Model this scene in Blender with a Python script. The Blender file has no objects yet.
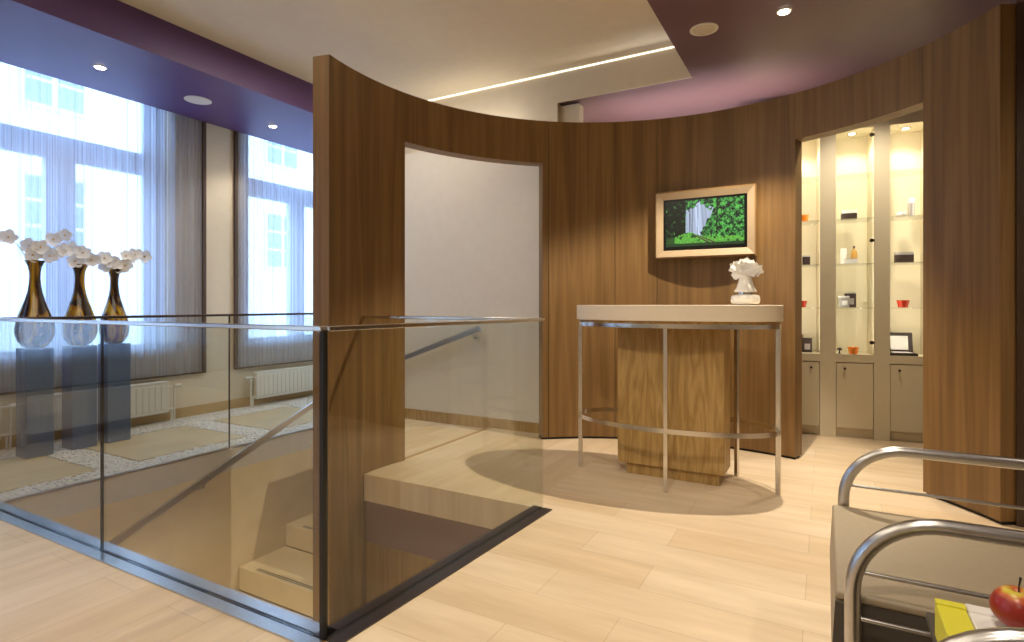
import bpy, bmesh, math, random
from mathutils import Vector, Matrix, noise
random.seed(4)
sc = bpy.context.scene
COL = sc.collection
PI = math.pi

# ------------------------------------------------------------------ materials
def lin(c):
    return tuple((x/12.92 if x <= .04045 else ((x+.055)/1.055)**2.4) for x in [v/255 for v in c])+(1,)

def new_mat(name):
    m = bpy.data.materials.new(name); m.use_nodes = True
    nt = m.node_tree
    b = nt.nodes['Principled BSDF']
    return m, nt, b

def plain(name, rgb, rough=.5, metal=0, noise_amt=.04, nscale=12, bump=0, spec=None, coat=0):
    m, nt, b = new_mat(name)
    c = lin(rgb)
    tc = nt.nodes.new('ShaderNodeTexCoord'); nz = nt.nodes.new('ShaderNodeTexNoise')
    nz.inputs['Scale'].default_value = nscale; nz.inputs['Detail'].default_value = 4
    nt.links.new(tc.outputs['Object'], nz.inputs['Vector'])
    r = nt.nodes.new('ShaderNodeValToRGB')
    lo = tuple(x*(1-noise_amt) for x in c[:3])+(1,); hi = tuple(min(1, x*(1+noise_amt)) for x in c[:3])+(1,)
    r.color_ramp.elements[0].color = lo; r.color_ramp.elements[1].color = hi
    r.color_ramp.elements[0].position = .3; r.color_ramp.elements[1].position = .7
    nt.links.new(nz.outputs['Fac'], r.inputs['Fac']); nt.links.new(r.outputs['Color'], b.inputs['Base Color'])
    b.inputs['Roughness'].default_value = rough; b.inputs['Metallic'].default_value = metal
    if spec is not None: b.inputs['Specular IOR Level'].default_value = spec
    if coat: b.inputs['Coat Weight'].default_value = coat
    if bump:
        bp = nt.nodes.new('ShaderNodeBump'); bp.inputs['Strength'].default_value = bump
        bp.inputs['Distance'].default_value = .01
        nt.links.new(nz.outputs['Fac'], bp.inputs['Height']); nt.links.new(bp.outputs['Normal'], b.inputs['Normal'])
    return m

def wood(name, dark, mid, light, scale=(9, 9, .8), rough=.45, band=3.0):
    m, nt, b = new_mat(name)
    tc = nt.nodes.new('ShaderNodeTexCoord'); mp = nt.nodes.new('ShaderNodeMapping')
    mp.inputs['Scale'].default_value = scale
    nt.links.new(tc.outputs['Object'], mp.inputs['Vector'])
    n1 = nt.nodes.new('ShaderNodeTexNoise'); n1.inputs['Scale'].default_value = 1.0; n1.inputs['Detail'].default_value = 3; n1.inputs['Distortion'].default_value = .5
    nt.links.new(mp.outputs['Vector'], n1.inputs['Vector'])
    mp2 = nt.nodes.new('ShaderNodeMapping'); mp2.inputs['Scale'].default_value = (scale[0]*7, scale[1]*7, scale[2]*2.5)
    nt.links.new(tc.outputs['Object'], mp2.inputs['Vector'])
    n2 = nt.nodes.new('ShaderNodeTexNoise'); n2.inputs['Scale'].default_value = 1.0; n2.inputs['Detail'].default_value = 6; n2.inputs['Roughness'].default_value = .7
    nt.links.new(mp2.outputs['Vector'], n2.inputs['Vector'])
    ml = nt.nodes.new('ShaderNodeMath'); ml.operation = 'MULTIPLY'; ml.inputs[1].default_value = band
    nt.links.new(n1.outputs['Fac'], ml.inputs[0])
    fr = nt.nodes.new('ShaderNodeMath'); fr.operation = 'PINGPONG'; fr.inputs[1].default_value = .5
    nt.links.new(ml.outputs[0], fr.inputs[0])
    a = nt.nodes.new('ShaderNodeMath'); a.operation = 'MULTIPLY_ADD'; a.inputs[1].default_value = .9
    nt.links.new(fr.outputs[0], a.inputs[0])
    s = nt.nodes.new('ShaderNodeMath'); s.operation = 'MULTIPLY_ADD'; s.inputs[1].default_value = .9; s.inputs[2].default_value = -.18
    nt.links.new(n2.outputs['Fac'], s.inputs[0]); nt.links.new(s.outputs[0], a.inputs[2])
    r = nt.nodes.new('ShaderNodeValToRGB')
    r.color_ramp.elements[0].color = lin(dark); r.color_ramp.elements[0].position = .15
    r.color_ramp.elements[1].color = lin(light); r.color_ramp.elements[1].position = .85
    e = r.color_ramp.elements.new(.5); e.color = lin(mid)
    nt.links.new(a.outputs[0], r.inputs['Fac']); nt.links.new(r.outputs['Color'], b.inputs['Base Color'])
    b.inputs['Roughness'].default_value = rough
    bp = nt.nodes.new('ShaderNodeBump'); bp.inputs['Strength'].default_value = .12; bp.inputs['Distance'].default_value = .003
    nt.links.new(n2.outputs['Fac'], bp.inputs['Height']); nt.links.new(bp.outputs['Normal'], b.inputs['Normal'])
    return m

def emit(name, rgb, strength):
    m, nt, b = new_mat(name)
    b.inputs['Base Color'].default_value = lin(rgb); b.inputs['Emission Color'].default_value = lin(rgb)
    b.inputs['Emission Strength'].default_value = strength
    return m

def pane_glass(name, tint=(.958, .972, .960), ior=1.5):
    m = bpy.data.materials.new(name); m.use_nodes = True; nt = m.node_tree; nt.nodes.clear()
    out = nt.nodes.new('ShaderNodeOutputMaterial'); mix = nt.nodes.new('ShaderNodeMixShader')
    tr = nt.nodes.new('ShaderNodeBsdfTransparent'); gl = nt.nodes.new('ShaderNodeBsdfGlossy')
    gl.inputs['Roughness'].default_value = 0.0; tr.inputs['Color'].default_value = tint+(1,)
    geo = nt.nodes.new('ShaderNodeNewGeometry'); fr = nt.nodes.new('ShaderNodeFresnel')
    mr = nt.nodes.new('ShaderNodeMapRange'); mr.inputs['To Min'].default_value = ior; mr.inputs['To Max'].default_value = 1/ior
    nt.links.new(geo.outputs['Backfacing'], mr.inputs['Value']); nt.links.new(mr.outputs['Result'], fr.inputs['IOR'])
    nt.links.new(fr.outputs['Fac'], mix.inputs['Fac']); nt.links.new(tr.outputs[0], mix.inputs[1]); nt.links.new(gl.outputs[0], mix.inputs[2])
    nt.links.new(mix.outputs[0], out.inputs['Surface'])
    return m

def tile_floor(name):
    # stone planks: long joints run along Y left of the balustrade corner, along X right of it
    m, nt, b = new_mat(name)
    L = nt.links
    tc = nt.nodes.new('ShaderNodeTexCoord')
    def field(rot, loc, gsc):
        mp = nt.nodes.new('ShaderNodeMapping'); mp.inputs['Rotation'].default_value = (0, 0, rot); mp.inputs['Location'].default_value = loc
        L.new(tc.outputs['Object'], mp.inputs['Vector'])
        br = nt.nodes.new('ShaderNodeTexBrick'); br.offset = .37; br.offset_frequency = 2; br.squash = 1
        br.inputs['Color1'].default_value = lin((222, 202, 172)); br.inputs['Color2'].default_value = lin((212, 188, 152))
        br.inputs['Mortar'].default_value = lin((196, 174, 142))
        br.inputs['Scale'].default_value = 1; br.inputs['Mortar Size'].default_value = .0018; br.inputs['Mortar Smooth'].default_value = .3
        br.inputs['Brick Width'].default_value = .94; br.inputs['Row Height'].default_value = .235; br.inputs['Bias'].default_value = -.1
        L.new(mp.outputs[0], br.inputs['Vector'])
        m2 = nt.nodes.new('ShaderNodeMapping'); m2.inputs['Scale'].default_value = gsc; L.new(mp.outputs[0], m2.inputs['Vector'])
        nz = nt.nodes.new('ShaderNodeTexNoise'); nz.inputs['Scale'].default_value = 1; nz.inputs['Detail'].default_value = 5; nz.inputs['Roughness'].default_value = .62
        L.new(m2.outputs[0], nz.inputs['Vector'])
        rp = nt.nodes.new('ShaderNodeValToRGB'); rp.color_ramp.elements[0].position = .3; rp.color_ramp.elements[1].position = .72
        rp.color_ramp.elements[0].color = (.86, .82, .76, 1); rp.color_ramp.elements[1].color = (1.08, 1.08, 1.08, 1)
        L.new(nz.outputs['Fac'], rp.inputs['Fac'])
        mm = nt.nodes.new('ShaderNodeMixRGB'); mm.blend_type = 'MULTIPLY'; mm.inputs['Fac'].default_value = 1
        L.new(br.outputs['Color'], mm.inputs[1]); L.new(rp.outputs['Color'], mm.inputs[2])
        return mm, br
    A, bA = field(0, (.66, -2.005+.235*10, 0), (1.2, 9, 1))
    B, bB = field(PI/2, (.30, 1.49, 0), (1.2, 9, 1))
    sx = nt.nodes.new('ShaderNodeSeparateXYZ'); L.new(tc.outputs['Object'], sx.inputs[0])
    lt = nt.nodes.new('ShaderNodeMath'); lt.operation = 'LESS_THAN'; lt.inputs[1].default_value = -1.5; L.new(sx.outputs['X'], lt.inputs[0])
    mx = nt.nodes.new('ShaderNodeMixRGB'); L.new(lt.outputs[0], mx.inputs['Fac']); L.new(A.outputs[0], mx.inputs[1]); L.new(B.outputs[0], mx.inputs[2])
    L.new(mx.outputs[0], b.inputs['Base Color'])
    b.inputs['Roughness'].default_value = .42; b.inputs['Specular IOR Level'].default_value = .35
    return m

def string_curtain(name):
    m = bpy.data.materials.new(name); m.use_nodes = True; nt = m.node_tree; nt.nodes.clear(); L = nt.links
    out = nt.nodes.new('ShaderNodeOutputMaterial'); mix = nt.nodes.new('ShaderNodeMixShader')
    tr = nt.nodes.new('ShaderNodeBsdfTransparent')
    df = nt.nodes.new('ShaderNodeBsdfDiffuse'); tl = nt.nodes.new('ShaderNodeBsdfTranslucent')
    df.inputs['Color'].default_value = lin((150, 140, 130)); tl.inputs['Color'].default_value = lin((206, 218, 246))
    m2 = nt.nodes.new('ShaderNodeMixShader'); m2.inputs['Fac'].default_value = .7
    L.new(df.outputs[0], m2.inputs[1]); L.new(tl.outputs[0], m2.inputs[2])
    tc = nt.nodes.new('ShaderNodeTexCoord'); mp = nt.nodes.new('ShaderNodeMapping'); mp.inputs['Scale'].default_value = (0, 55, .02)
    L.new(tc.outputs['Object'], mp.inputs[0])
    nz = nt.nodes.new('ShaderNodeTexNoise'); nz.inputs['Scale'].default_value = 1; nz.inputs['Detail'].default_value = 4; nz.inputs['Roughness'].default_value = .7
    L.new(mp.outputs[0], nz.inputs['Vector'])
    mr = nt.nodes.new('ShaderNodeMapRange'); mr.inputs['From Min'].default_value = .32; mr.inputs['From Max'].default_value = .7
    mr.inputs['To Min'].default_value = .42; mr.inputs['To Max'].default_value = .95
    L.new(nz.outputs['Fac'], mr.inputs['Value']); L.new(mr.outputs[0], mix.inputs['Fac'])
    L.new(tr.outputs[0], mix.inputs[1]); L.new(m2.outputs[0], mix.inputs[2]); L.new(mix.outputs[0], out.inputs['Surface'])
    return m

M = {}
M['floor'] = tile_floor('stone_plank_floor')
M['wood'] = wood('walnut_veneer', (108, 79, 42), (126, 94, 52), (141, 108, 63), scale=(8, 8, .35), band=3.4)
M['oak'] = wood('oak_veneer', (146, 112, 58), (168, 134, 76), (186, 154, 96), scale=(8, 8, 1.1), band=8)
M['wood_shaded'] = wood('shaded_veneer', (52, 38, 24), (62, 46, 30), (72, 54, 36))  # wood tone darkened to carry the shade on the right end wall
M['cream'] = plain('cream_plaster', (228, 216, 192), .8, noise_amt=.02)
M['white'] = plain('white_plaster', (226, 220, 208), .8, noise_amt=.02)
M['purple'] = plain('purple_paint', (112, 84, 92), .45, noise_amt=.03, nscale=3)
M['purple_daylit'] = plain('purple_paint_daylit', (92, 66, 116), .45, noise_amt=.03, nscale=3)  # ceiling purple with the bluish window daylight mixed into the colour
M['brownband'] = plain('aubergine_paint', (110, 78, 78), .7, noise_amt=.03)
M['stone'] = plain('beige_stone', (204, 184, 144), .5, noise_amt=.07, nscale=4)
M['steel'] = plain('brushed_steel', (216, 212, 206), .22, 1, .03, 40)
M['satin'] = plain('satin_steel', (206, 204, 200), .28, 1, .05, 60)
M['darksteel'] = plain('dark_steel', (92, 84, 84), .35, .9, .05, 60)
M['black'] = plain('black_rubber', (18, 17, 17), .5)
M['glass'] = pane_glass('balustrade_glass')
M['thin_glass'] = pane_glass('clear_glass', (.97, .98, .97), 1.45)
M['string'] = string_curtain('string_curtain')
M['hem'] = plain('curtain_edge', (92, 78, 70), .9)
M['frame'] = plain('window_paint', (214, 218, 224), .5)
M['rad'] = plain('radiator_enamel', (226, 222, 210), .4, noise_amt=.01)
M['pebble'] = plain('white_marble_pebbles', (226, 222, 214), .6, noise_amt=.12, nscale=30)
M['mortar'] = plain('pebble_bed', (190, 184, 172), .9)
M['pedestal'] = plain('slate_blue_lacquer', (66, 100, 142), .3)
M['counter'] = plain('beige_lacquer', (222, 206, 180), .35, noise_amt=.01)
M['cabinet'] = plain('cabinet_lacquer', (220, 208, 176), .45, noise_amt=.01)
M['seat'] = plain('taupe_leather', (164, 148, 122), .55, noise_amt=.03, nscale=60, bump=.05)
M['seat_dark'] = plain('dark_taupe', (82, 74, 64), .7)
M['petal'] = plain('white_petal', (252, 252, 252), .6, noise_amt=.01)
_nt = M['petal'].node_tree; _p = _nt.nodes['Principled BSDF']; _t = _nt.nodes.new('ShaderNodeBsdfTranslucent'); _t.inputs['Color'].default_value = (.95, .95, .95, 1)
_m = _nt.nodes.new('ShaderNodeMixShader'); _m.inputs['Fac'].default_value = .3
_nt.links.new(_p.outputs[0], _m.inputs[1]); _nt.links.new(_t.outputs[0], _m.inputs[2]); _nt.links.new(_m.outputs[0], _nt.nodes['Material Output'].inputs['Surface'])
M['lip'] = plain('yellow_lip', (226, 180, 70), .6)
M['stem'] = plain('green_stem', (96, 104, 60), .6)
M['ceramic'] = plain('white_ceramic', (240, 236, 226), .2, noise_amt=.01)
M['tvframe'] = plain('pale_wood_frame', (184, 160, 126), .45, noise_amt=.02, nscale=20)
M['tvedge'] = plain('olive_wood_edge', (138, 104, 58), .5)
M['bezel'] = plain('black_bezel', (12, 12, 12), .25)
M['led'] = emit('led_strip', (255, 246, 228), 2.2)
M['lamp'] = emit('lamp_face', (255, 244, 225), 25)
M['lampring'] = plain('lamp_ring', (232, 226, 214), .4)
M['grille'] = plain('speaker_grille', (206, 196, 176), .6)
M['redglass'] = plain('red_glass', (190, 50, 20), .15, noise_amt=.05)
M['orangeglass'] = plain('orange_glass', (238, 130, 30), .15, noise_amt=.05)
M['flame'] = emit('candle_flame', (255, 190, 100), 6)
M['boxdark'] = plain('dark_brown_card', (58, 44, 38), .5)
M['boxsilver'] = plain('silver_card', (196, 190, 184), .3, .5)
M['boxwhite'] = plain('white_card', (236, 232, 224), .5)
M['amber'] = plain('amber_liquid', (196, 146, 70), .15)
M['yellow'] = plain('yellow_card', (222, 214, 60), .5, noise_amt=.02)
M['knob'] = plain('bronze_knob', (70, 58, 48), .3, .8)
M['facade'] = plain('pale_render', (232, 232, 230), .9, noise_amt=.03, nscale=2)
M['facade_pane'] = plain('far_window_glass', (120, 132, 150), .1)
M['street'] = plain('street_paving', (176, 176, 176), .9)

def vase_mat():
    m, nt, b = new_mat('art_glass'); L = nt.links
    tc = nt.nodes.new('ShaderNodeTexCoord'); mp = nt.nodes.new('ShaderNodeMapping'); mp.inputs['Scale'].default_value = (6, 6, 1.3)
    L.new(tc.outputs['Object'], mp.inputs[0])
    nz = nt.nodes.new('ShaderNodeTexNoise'); nz.inputs['Scale'].default_value = 1.2; nz.inputs['Detail'].default_value = 2; nz.inputs['Distortion'].default_value = 1.4
    L.new(mp.outputs[0], nz.inputs['Vector'])
    r = nt.nodes.new('ShaderNodeValToRGB'); r.color_ramp.interpolation = 'EASE'
    cols = [(0, (30, 20, 18)), (.42, (48, 32, 26)), (.49, (150, 110, 30)), (.56, (190, 156, 12)), (.64, (130, 100, 84)), (.8, (60, 44, 40))]
    r.color_ramp.elements[0].color = lin(cols[0][1]); r.color_ramp.elements[0].position = 0
    r.color_ramp.elements[1].color = lin(cols[-1][1]); r.color_ramp.elements[1].position = cols[-1][0]
    for p, c in cols[1:-1]:
        e = r.color_ramp.elements.new(p); e.color = lin(c)
    L.new(nz.outputs['Fac'], r.inputs['Fac']); L.new(r.outputs['Color'], b.inputs['Base Color'])
    b.inputs['Roughness'].default_value = .08; b.inputs['Coat Weight'].default_value = .5
    return m
M['vase'] = vase_mat()

def apple_mat():
    m, nt, b = new_mat('apple_skin'); L = nt.links
    tc = nt.nodes.new('ShaderNodeTexCoord'); sx = nt.nodes.new('ShaderNodeSeparateXYZ'); L.new(tc.outputs['Object'], sx.inputs[0])
    nz = nt.nodes.new('ShaderNodeTexNoise'); nz.inputs['Scale'].default_value = 30; L.new(tc.outputs['Object'], nz.inputs['Vector'])
    a = nt.nodes.new('ShaderNodeMath'); a.operation = 'MULTIPLY_ADD'; a.inputs[1].default_value = .03; L.new(nz.outputs['Fac'], a.inputs[0]); L.new(sx.outputs['Z'], a.inputs[2])
    mr = nt.nodes.new('ShaderNodeMapRange'); mr.inputs['From Min'].default_value = .066; mr.inputs['From Max'].default_value = .094; L.new(a.outputs[0], mr.inputs['Value'])
    r = nt.nodes.new('ShaderNodeValToRGB'); r.color_ramp.elements[0].color = lin((150, 40, 26)); r.color_ramp.elements[0].position = .25
    r.color_ramp.elements[1].color = lin((216, 206, 80)); r.color_ramp.elements[1].position = .85
    e = r.color_ramp.elements.new(.55); e.color = lin((196, 96, 50))
    L.new(mr.outputs[0], r.inputs['Fac']); L.new(r.outputs['Color'], b.inputs['Base Color']); b.inputs['Roughness'].default_value = .3
    return m
M['apple'] = apple_mat()

# ------------------------------------------------------------------ geometry helpers
def bx(bm, x0, x1, y0, y1, z0, z1, mtx=None):
    vs = [Vector((x, y, z)) for z in (z0, z1) for (x, y) in ((x0, y0), (x1, y0), (x1, y1), (x0, y1))]
    if mtx is not None: vs = [mtx @ v for v in vs]
    v = [bm.verts.new(p) for p in vs]
    for f in ((3, 2, 1, 0), (4, 5, 6, 7), (0, 1, 5, 4), (1, 2, 6, 5), (2, 3, 7, 6), (3, 0, 4, 7)):
        bm.faces.new([v[i] for i in f])
    return v

def bevbox(bm, x0, x1, y0, y1, z0, z1, r=.005, seg=2, mtx=None):
    t = bmesh.new(); bx(t, x0, x1, y0, y1, z0, z1)
    bmesh.ops.bevel(t, geom=t.edges[:], offset=r, segments=seg, affect='EDGES', profile=.5)
    if mtx is not None: t.transform(mtx)
    join(bm, t)

def join(bm, t):
    me = bpy.data.meshes.new('tmp'); t.to_mesh(me); t.free(); bm.from_mesh(me); bpy.data.meshes.remove(me)

def prism(bm, poly, z0, z1):
    lo = [bm.verts.new((x, y, z0)) for x, y in poly]; hi = [bm.verts.new((x, y, z1)) for x, y in poly]
    n = len(poly)
    bm.faces.new(lo[::-1]); bm.faces.new(hi)
    for i in range(n): bm.faces.new((lo[i], lo[(i+1) % n], hi[(i+1) % n], hi[i]))

def lathe(bm, prof, n=32, c=(0, 0), sx=1, sy=1, cap=True):
    rings = []
    for r, z in prof:
        rings.append([bm.verts.new((c[0]+r*sx*math.cos(2*PI*i/n), c[1]+r*sy*math.sin(2*PI*i/n), z)) for i in range(n)])
    for a, b in zip(rings, rings[1:]):
        for i in range(n): bm.faces.new((a[i], a[(i+1) % n], b[(i+1) % n], b[i]))
    if cap:
        bm.faces.new(rings[0][::-1]); bm.faces.new(rings[-1])

def tube(bm, pts, r, n=12, closed=False, rect=None):
    pts = [Vector(p) for p in pts]; N = len(pts); rings = []
    prev = None
    for i, p in enumerate(pts):
        if closed: t = pts[(i+1) % N]-pts[i-1]
        else: t = pts[min(i+1, N-1)]-pts[max(i-1, 0)]
        t.normalize()
        if prev is None:
            up = Vector((0, 0, 1)) if abs(t.z) < .95 else Vector((1, 0, 0))
            s = t.cross(up).normalized()
        else:
            s = (prev-t*prev.dot(t)).normalized()
        prev = s; u = s.cross(t).normalized()
        if rect:
            w, h = rect
            rings.append([bm.verts.new(p+s*a*w+u*b*h) for a, b in ((-1, -1), (1, -1), (1, 1), (-1, 1))])
        else:
            rr = r[i] if isinstance(r, (list, tuple)) else r
            rings.append([bm.verts.new(p+s*math.cos(2*PI*k/n)*rr+u*math.sin(2*PI*k/n)*rr) for k in range(n)])
    m = len(rings[0])
    pairs = list(zip(rings, rings[1:]))
    if closed: pairs.append((rings[-1], rings[0]))
    for a, b in pairs:
        for k in range(m): bm.faces.new((a[k], b[k], b[(k+1) % m], a[(k+1) % m]))
    if not closed:
        bm.faces.new(rings[0]); bm.faces.new(rings[-1][::-1])

def sphere(bm, c, r, sub=2, sc_=(1, 1, 1)):
    bmesh.ops.create_icosphere(bm, subdivisions=sub, radius=1, matrix=Matrix.Translation(c) @ Matrix.Diagonal((r*sc_[0], r*sc_[1], r*sc_[2], 1)))

def obj(name, bm, mat, parent=None, smooth=False, loc=None, bevel=0):
    bmesh.ops.recalc_face_normals(bm, faces=bm.faces[:])
    me = bpy.data.meshes.new(name); bm.to_mesh(me); bm.free()
    if smooth:
        for p in me.polygons: p.use_smooth = True
        me.set_sharp_from_angle(angle=math.radians(40))
    o = bpy.data.objects.new(name, me); COL.objects.link(o)
    me.materials.append(mat if not isinstance(mat, str) else M[mat])
    if parent: o.parent = parent
    if loc: o.location = loc
    if bevel:
        md = o.modifiers.new('bevel', 'BEVEL'); md.width = bevel; md.segments = 2; md.limit_method = 'ANGLE'
    return o

def tag(o, label, cat, group=None, kind=None):
    if label: o['label'] = label
    if cat: o['category'] = cat
    if group: o['group'] = group
    if kind: o['kind'] = kind
    return o

def thing(name, label, cat, loc=(0, 0, 0), rz=0, group=None):
    o = bpy.data.objects.new(name, None); COL.objects.link(o); o.empty_display_size = .1
    o.location = loc; o.rotation_euler = (0, 0, rz)
    return tag(o, label, cat, group)

def struct(name, bm, mat, label=None, **k):
    o = obj(name, bm, mat, **k); o['kind'] = 'structure'
    if label: o['label'] = label
    return o

def dup(root, loc=None, rz=None, label=None, group=None):
    r = root.copy(); COL.objects.link(r)
    if loc: r.location = loc
    if rz is not None: r.rotation_euler = (0, 0, rz)
    if label: r['label'] = label
    if group: r['group'] = group
    for ch in list(root.children):
        c = ch.copy(); COL.objects.link(c); c.parent = r
        for g in list(ch.children):
            d = g.copy(); COL.objects.link(d); d.parent = c
    return r

B = bmesh.new
# ------------------------------------------------------------------ the shell
XW = -5.75; YR = -3.4; XR = 3.0; YB = 6.5
b = B()
prism(b, [(-6.05, YR), (XR, YR), (XR, 1.36), (-6.05, 1.36)], -.18, 0)
prism(b, [(-1.49, 1.36), (XR, 1.36), (XR, YB), (-1.40, YB), (-1.40, 2.86)], -.18, 0)
prism(b, [(-2.74, 2.86), (-1.40, 2.86), (-1.40, YB), (-2.74, YB)], -.18, 0)
struct('floor', b, 'floor', 'pale beige stone plank floor')
# aisle by the windows: stone panels framed by beds of white pebbles
b = B(); bx(b, -6.05, -4.18, 1.36, YB, -.18, -.012)
struct('floor', b, 'mortar', 'window aisle floor under the pebbles and slabs')
slabs = [(1.40, 2.02), (2.30, 3.18), (3.46, 4.34), (4.62, 6.3)]
b = B()
for a, c in slabs: bevbox(b, -5.34, -4.44, a, c, -.02, 0, .003, 1)
struct('floor', b, 'stone', 'beige stone slabs in the window aisle')
b = B()
def in_slab(x, y):
    return -5.36 < x < -4.42 and any(a-.02 < y < c+.02 for a, c in slabs)
n = 0
t = B(); bmesh.ops.create_icosphere(t, subdivisions=1, radius=1)
base_v = [v.co.copy() for v in t.verts]; base_f = [[v.index for v in f.verts] for f in t.faces]; t.free()
y = 1.40
while y < 5.6:
    x = -5.72
    while x < -4.22:
        px, py = x+random.uniform(-.008, .008), y+random.uniform(-.008, .008)
        if not in_slab(px, py):
            a = random.uniform(0, PI); s = random.uniform(.011, .017); q = random.uniform(1, 1.5)
            mt = Matrix.Translation((px, py, -.004+random.uniform(-.002, .002))) @ Matrix.Rotation(a, 4, 'Z') @ Matrix.Diagonal((s*q, s, s*.6, 1))
            vs = [b.verts.new(mt @ v) for v in base_v]
            for f in base_f: b.faces.new([vs[i] for i in f])
        x += .027
    y += .027
tag(obj('pebbles', b, 'pebble', smooth=True), 'white pebbles laid in strips along the windows and stairwell edge', 'pebbles', kind='stuff')
b = B(); bx(b, -4.215, -4.18, 1.36, 4.53, -.012, .004)
struct('trim_1', b, 'satin', 'thin metal edge strip along the stairwell')

# window wall
WIN = [(-3.25, -1.84), (-1.0, .72), (1.56, 3.28), (4.12, 5.84)]
SILL = .70
b = B()
edges = [YR-.2]+[v for w in WIN for v in w]+[YB]
for i in range(0, len(edges), 2): bx(b, -6.05, XW, edges[i], edges[i+1], 0, 3.45)
for a, c in WIN:
    bx(b, -6.05, XW, a, c, 0, SILL); bx(b, -6.05, XW, a, c, 3.30, 3.45)
struct('wall_left', b, 'cream', 'cream plaster wall between the windows')
b = B()
for a, c in [(YR, YB)]: bx(b, XW, XW+.015, a, c, 0, .10)
struct('baseboard_left', b, plain('skirting_oak', (190, 160, 112), .5), 'light wood skirting under the windows')
for i, (a, c) in enumerate(WIN):
    w = bpy.data.objects.new('window_%d' % (i+1), None); COL.objects.link(w); w['kind'] = 'structure'; w.location = (-5.95, a, 0)
    L_ = c-a; b = B()
    fr = .16
    bx(b, -.05, .03, 0, fr, SILL, 3.30); bx(b, -.05, .03, L_-fr, L_, SILL, 3.30)
    bx(b, -.05, .03, fr, L_-fr, SILL, SILL+.06); bx(b, -.05, .03, fr, L_-fr, 3.26, 3.30)
    bx(b, -.05, .03, L_/2-.11, L_/2+.11, SILL+.06, 2.45)
    bx(b, -.05, .03, fr, L_-fr, 2.44, 2.65)
    obj('window_frame', b, 'frame', w, bevel=.006)
    b = B(); bx(b, -.012, -.006, fr, L_-fr, SILL+.06, 3.26)
    obj('window_pane', b, 'thin_glass', w)
    b = B(); bevbox(b, .03, .19, .005, L_-.005, SILL-.0, SILL+.025, .006)
    obj('window_sill', b, 'frame', w)

# other walls
b = B(); bx(b, -6.05, XR+.2, YR-.2, YR, 0, 3.45)
struct('wall_rear', b, 'cream', 'cream wall behind the viewpoint')
b = B(); bx(b, XR, XR+.2, YR, YB, 0, 3.45)
struct('wall_right', b, 'cream', 'cream wall at the right of the room')
b = B(); bx(b, -6.05, XR+.2, YB, YB+.2, 0, 3.45)
struct('wall_far', b, 'cream', 'cream wall at the far end')
b = B(); bx(b, -4.2, -2.06, 4.53, 4.85, -3.0, 2.70)
struct('wall_stair_back', b, 'white', 'white wall behind the opening beside the stairs')
b = B(); bx(b, -4.18, -2.06, 4.515, 4.53, -.015, .09)
struct('baseboard_back', b, 'oak', 'wood skirting on the white stair wall')
b = B(); bx(b, -3.76, -2.742, 3.30, 4.515, -.19, -.015)
struct('floor_landing', b, 'floor', 'stone landing one strip beyond the opening')
b = B(); bx(b, -2.765, -2.735, 3.30, 4.515, -.014, .003)
struct('trim_6', b, 'oak', 'wood threshold strip on the landing')
b = B(); bx(b, -4.2, -2.22, 4.88, 5.05, 2.0, 3.45); bx(b, -2.4, -2.22, 5.05, YB, 2.0, 3.45)
bx(b, -2.22, -2.03, 4.95, 5.06, 2.0, 3.055); struct('wall_upper', b, 'cream', 'cream wall above the curved partition')
b = B(); bx(b, -6.0, -4.2, 4.95+.6, 5.6+.1, 0, 3.07)
struct('wall_aisle_end', b, 'cream')
# right end wall, its shade put into the dark wood colour
b = B(); bx(b, .87, XR, 3.83, 3.95, 0, 2.72)
struct('wall_dark', b, 'wood_shaded', 'wood panelled wall right of the curved wall, coloured dark for its shade')
b = B(); bx(b, .87, XR, 3.83, 3.95, 2.72, 3.07)
struct('wall_dark_upper', b, 'purple')

# ceilings
b = B(); bx(b, -4.6, -.9, YR, 4.95, 3.36, 3.45)
struct('ceiling', b, 'cream', 'cream ceiling recess')
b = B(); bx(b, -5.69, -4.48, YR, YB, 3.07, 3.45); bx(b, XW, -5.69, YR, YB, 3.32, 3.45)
struct('ceiling_soffit_left', b, 'purple_daylit', 'purple soffit over the windows')
b = B(); bx(b, -.98, XR+.2, YR, YB, 3.07, 3.35); bx(b, -2.22, -.98, 4.885, YB, 3.07, 3.35)
struct('ceiling_right', b, 'purple', 'purple ceiling right of the recess')
b = B(); bx(b, -2.22, -.98, 4.878, 4.885, 3.068, 3.35)
struct('trim_2', b, 'cream', 'cream upstand at the end of the ceiling recess')
b = B(); bx(b, -1.02, -.982, YR, 4.87, 3.30, 3.345)
struct('trim_3', b, 'cream', 'upper lip of the ceiling recess')
b = B(); bx(b, -4.45, -1.0, 4.870, 4.877, 3.350, 3.358)
tag(obj('led_strip', b, 'led'), 'thin bright light strip along the far edge of the cream ceiling', 'light strip')

# stairwell
SB = -3.0
b = B(); bx(b, -4.4, -4.18, -.6, 4.53, SB, -.18)
struct('wall_stair_left', b, 'stone', 'beige stone wall of the stairwell under the windows')
b = B(); prism(b, [(-1.49, 1.36), (-1.2, 1.36), (-1.2, 2.86), (-1.40, 2.86)], SB, -.18)
struct('wall_stair_right', b, 'wood', 'wood lined stairwell wall')
b = B(); bx(b, -2.72, -1.2, 2.86, 3.0, SB, -.45)
struct('wall_stair_panel', b, 'wood', 'wood lined stairwell wall under the landing')
b = B(); bx(b, -2.72, -1.2, 2.855, 3.0, -.45, -.18)
struct('trim_4', b, 'brownband', 'aubergine band under the landing edge')
b = B(); bx(b, -2.79, -2.70, 2.90, 4.53, SB, -.19)
struct('wall_stair_inner', b, 'wood')
b = B(); bx(b, -4.4, -1.2, -.8, -.6, SB, -.18); bx(b, -1.49, -1.2, -.6, 1.36, SB, -.18)
struct('wall_stair_front', b, 'stone')
b = B(); bx(b, -4.4, -1.2, -.8, 4.85, SB-.1, SB)
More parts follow.
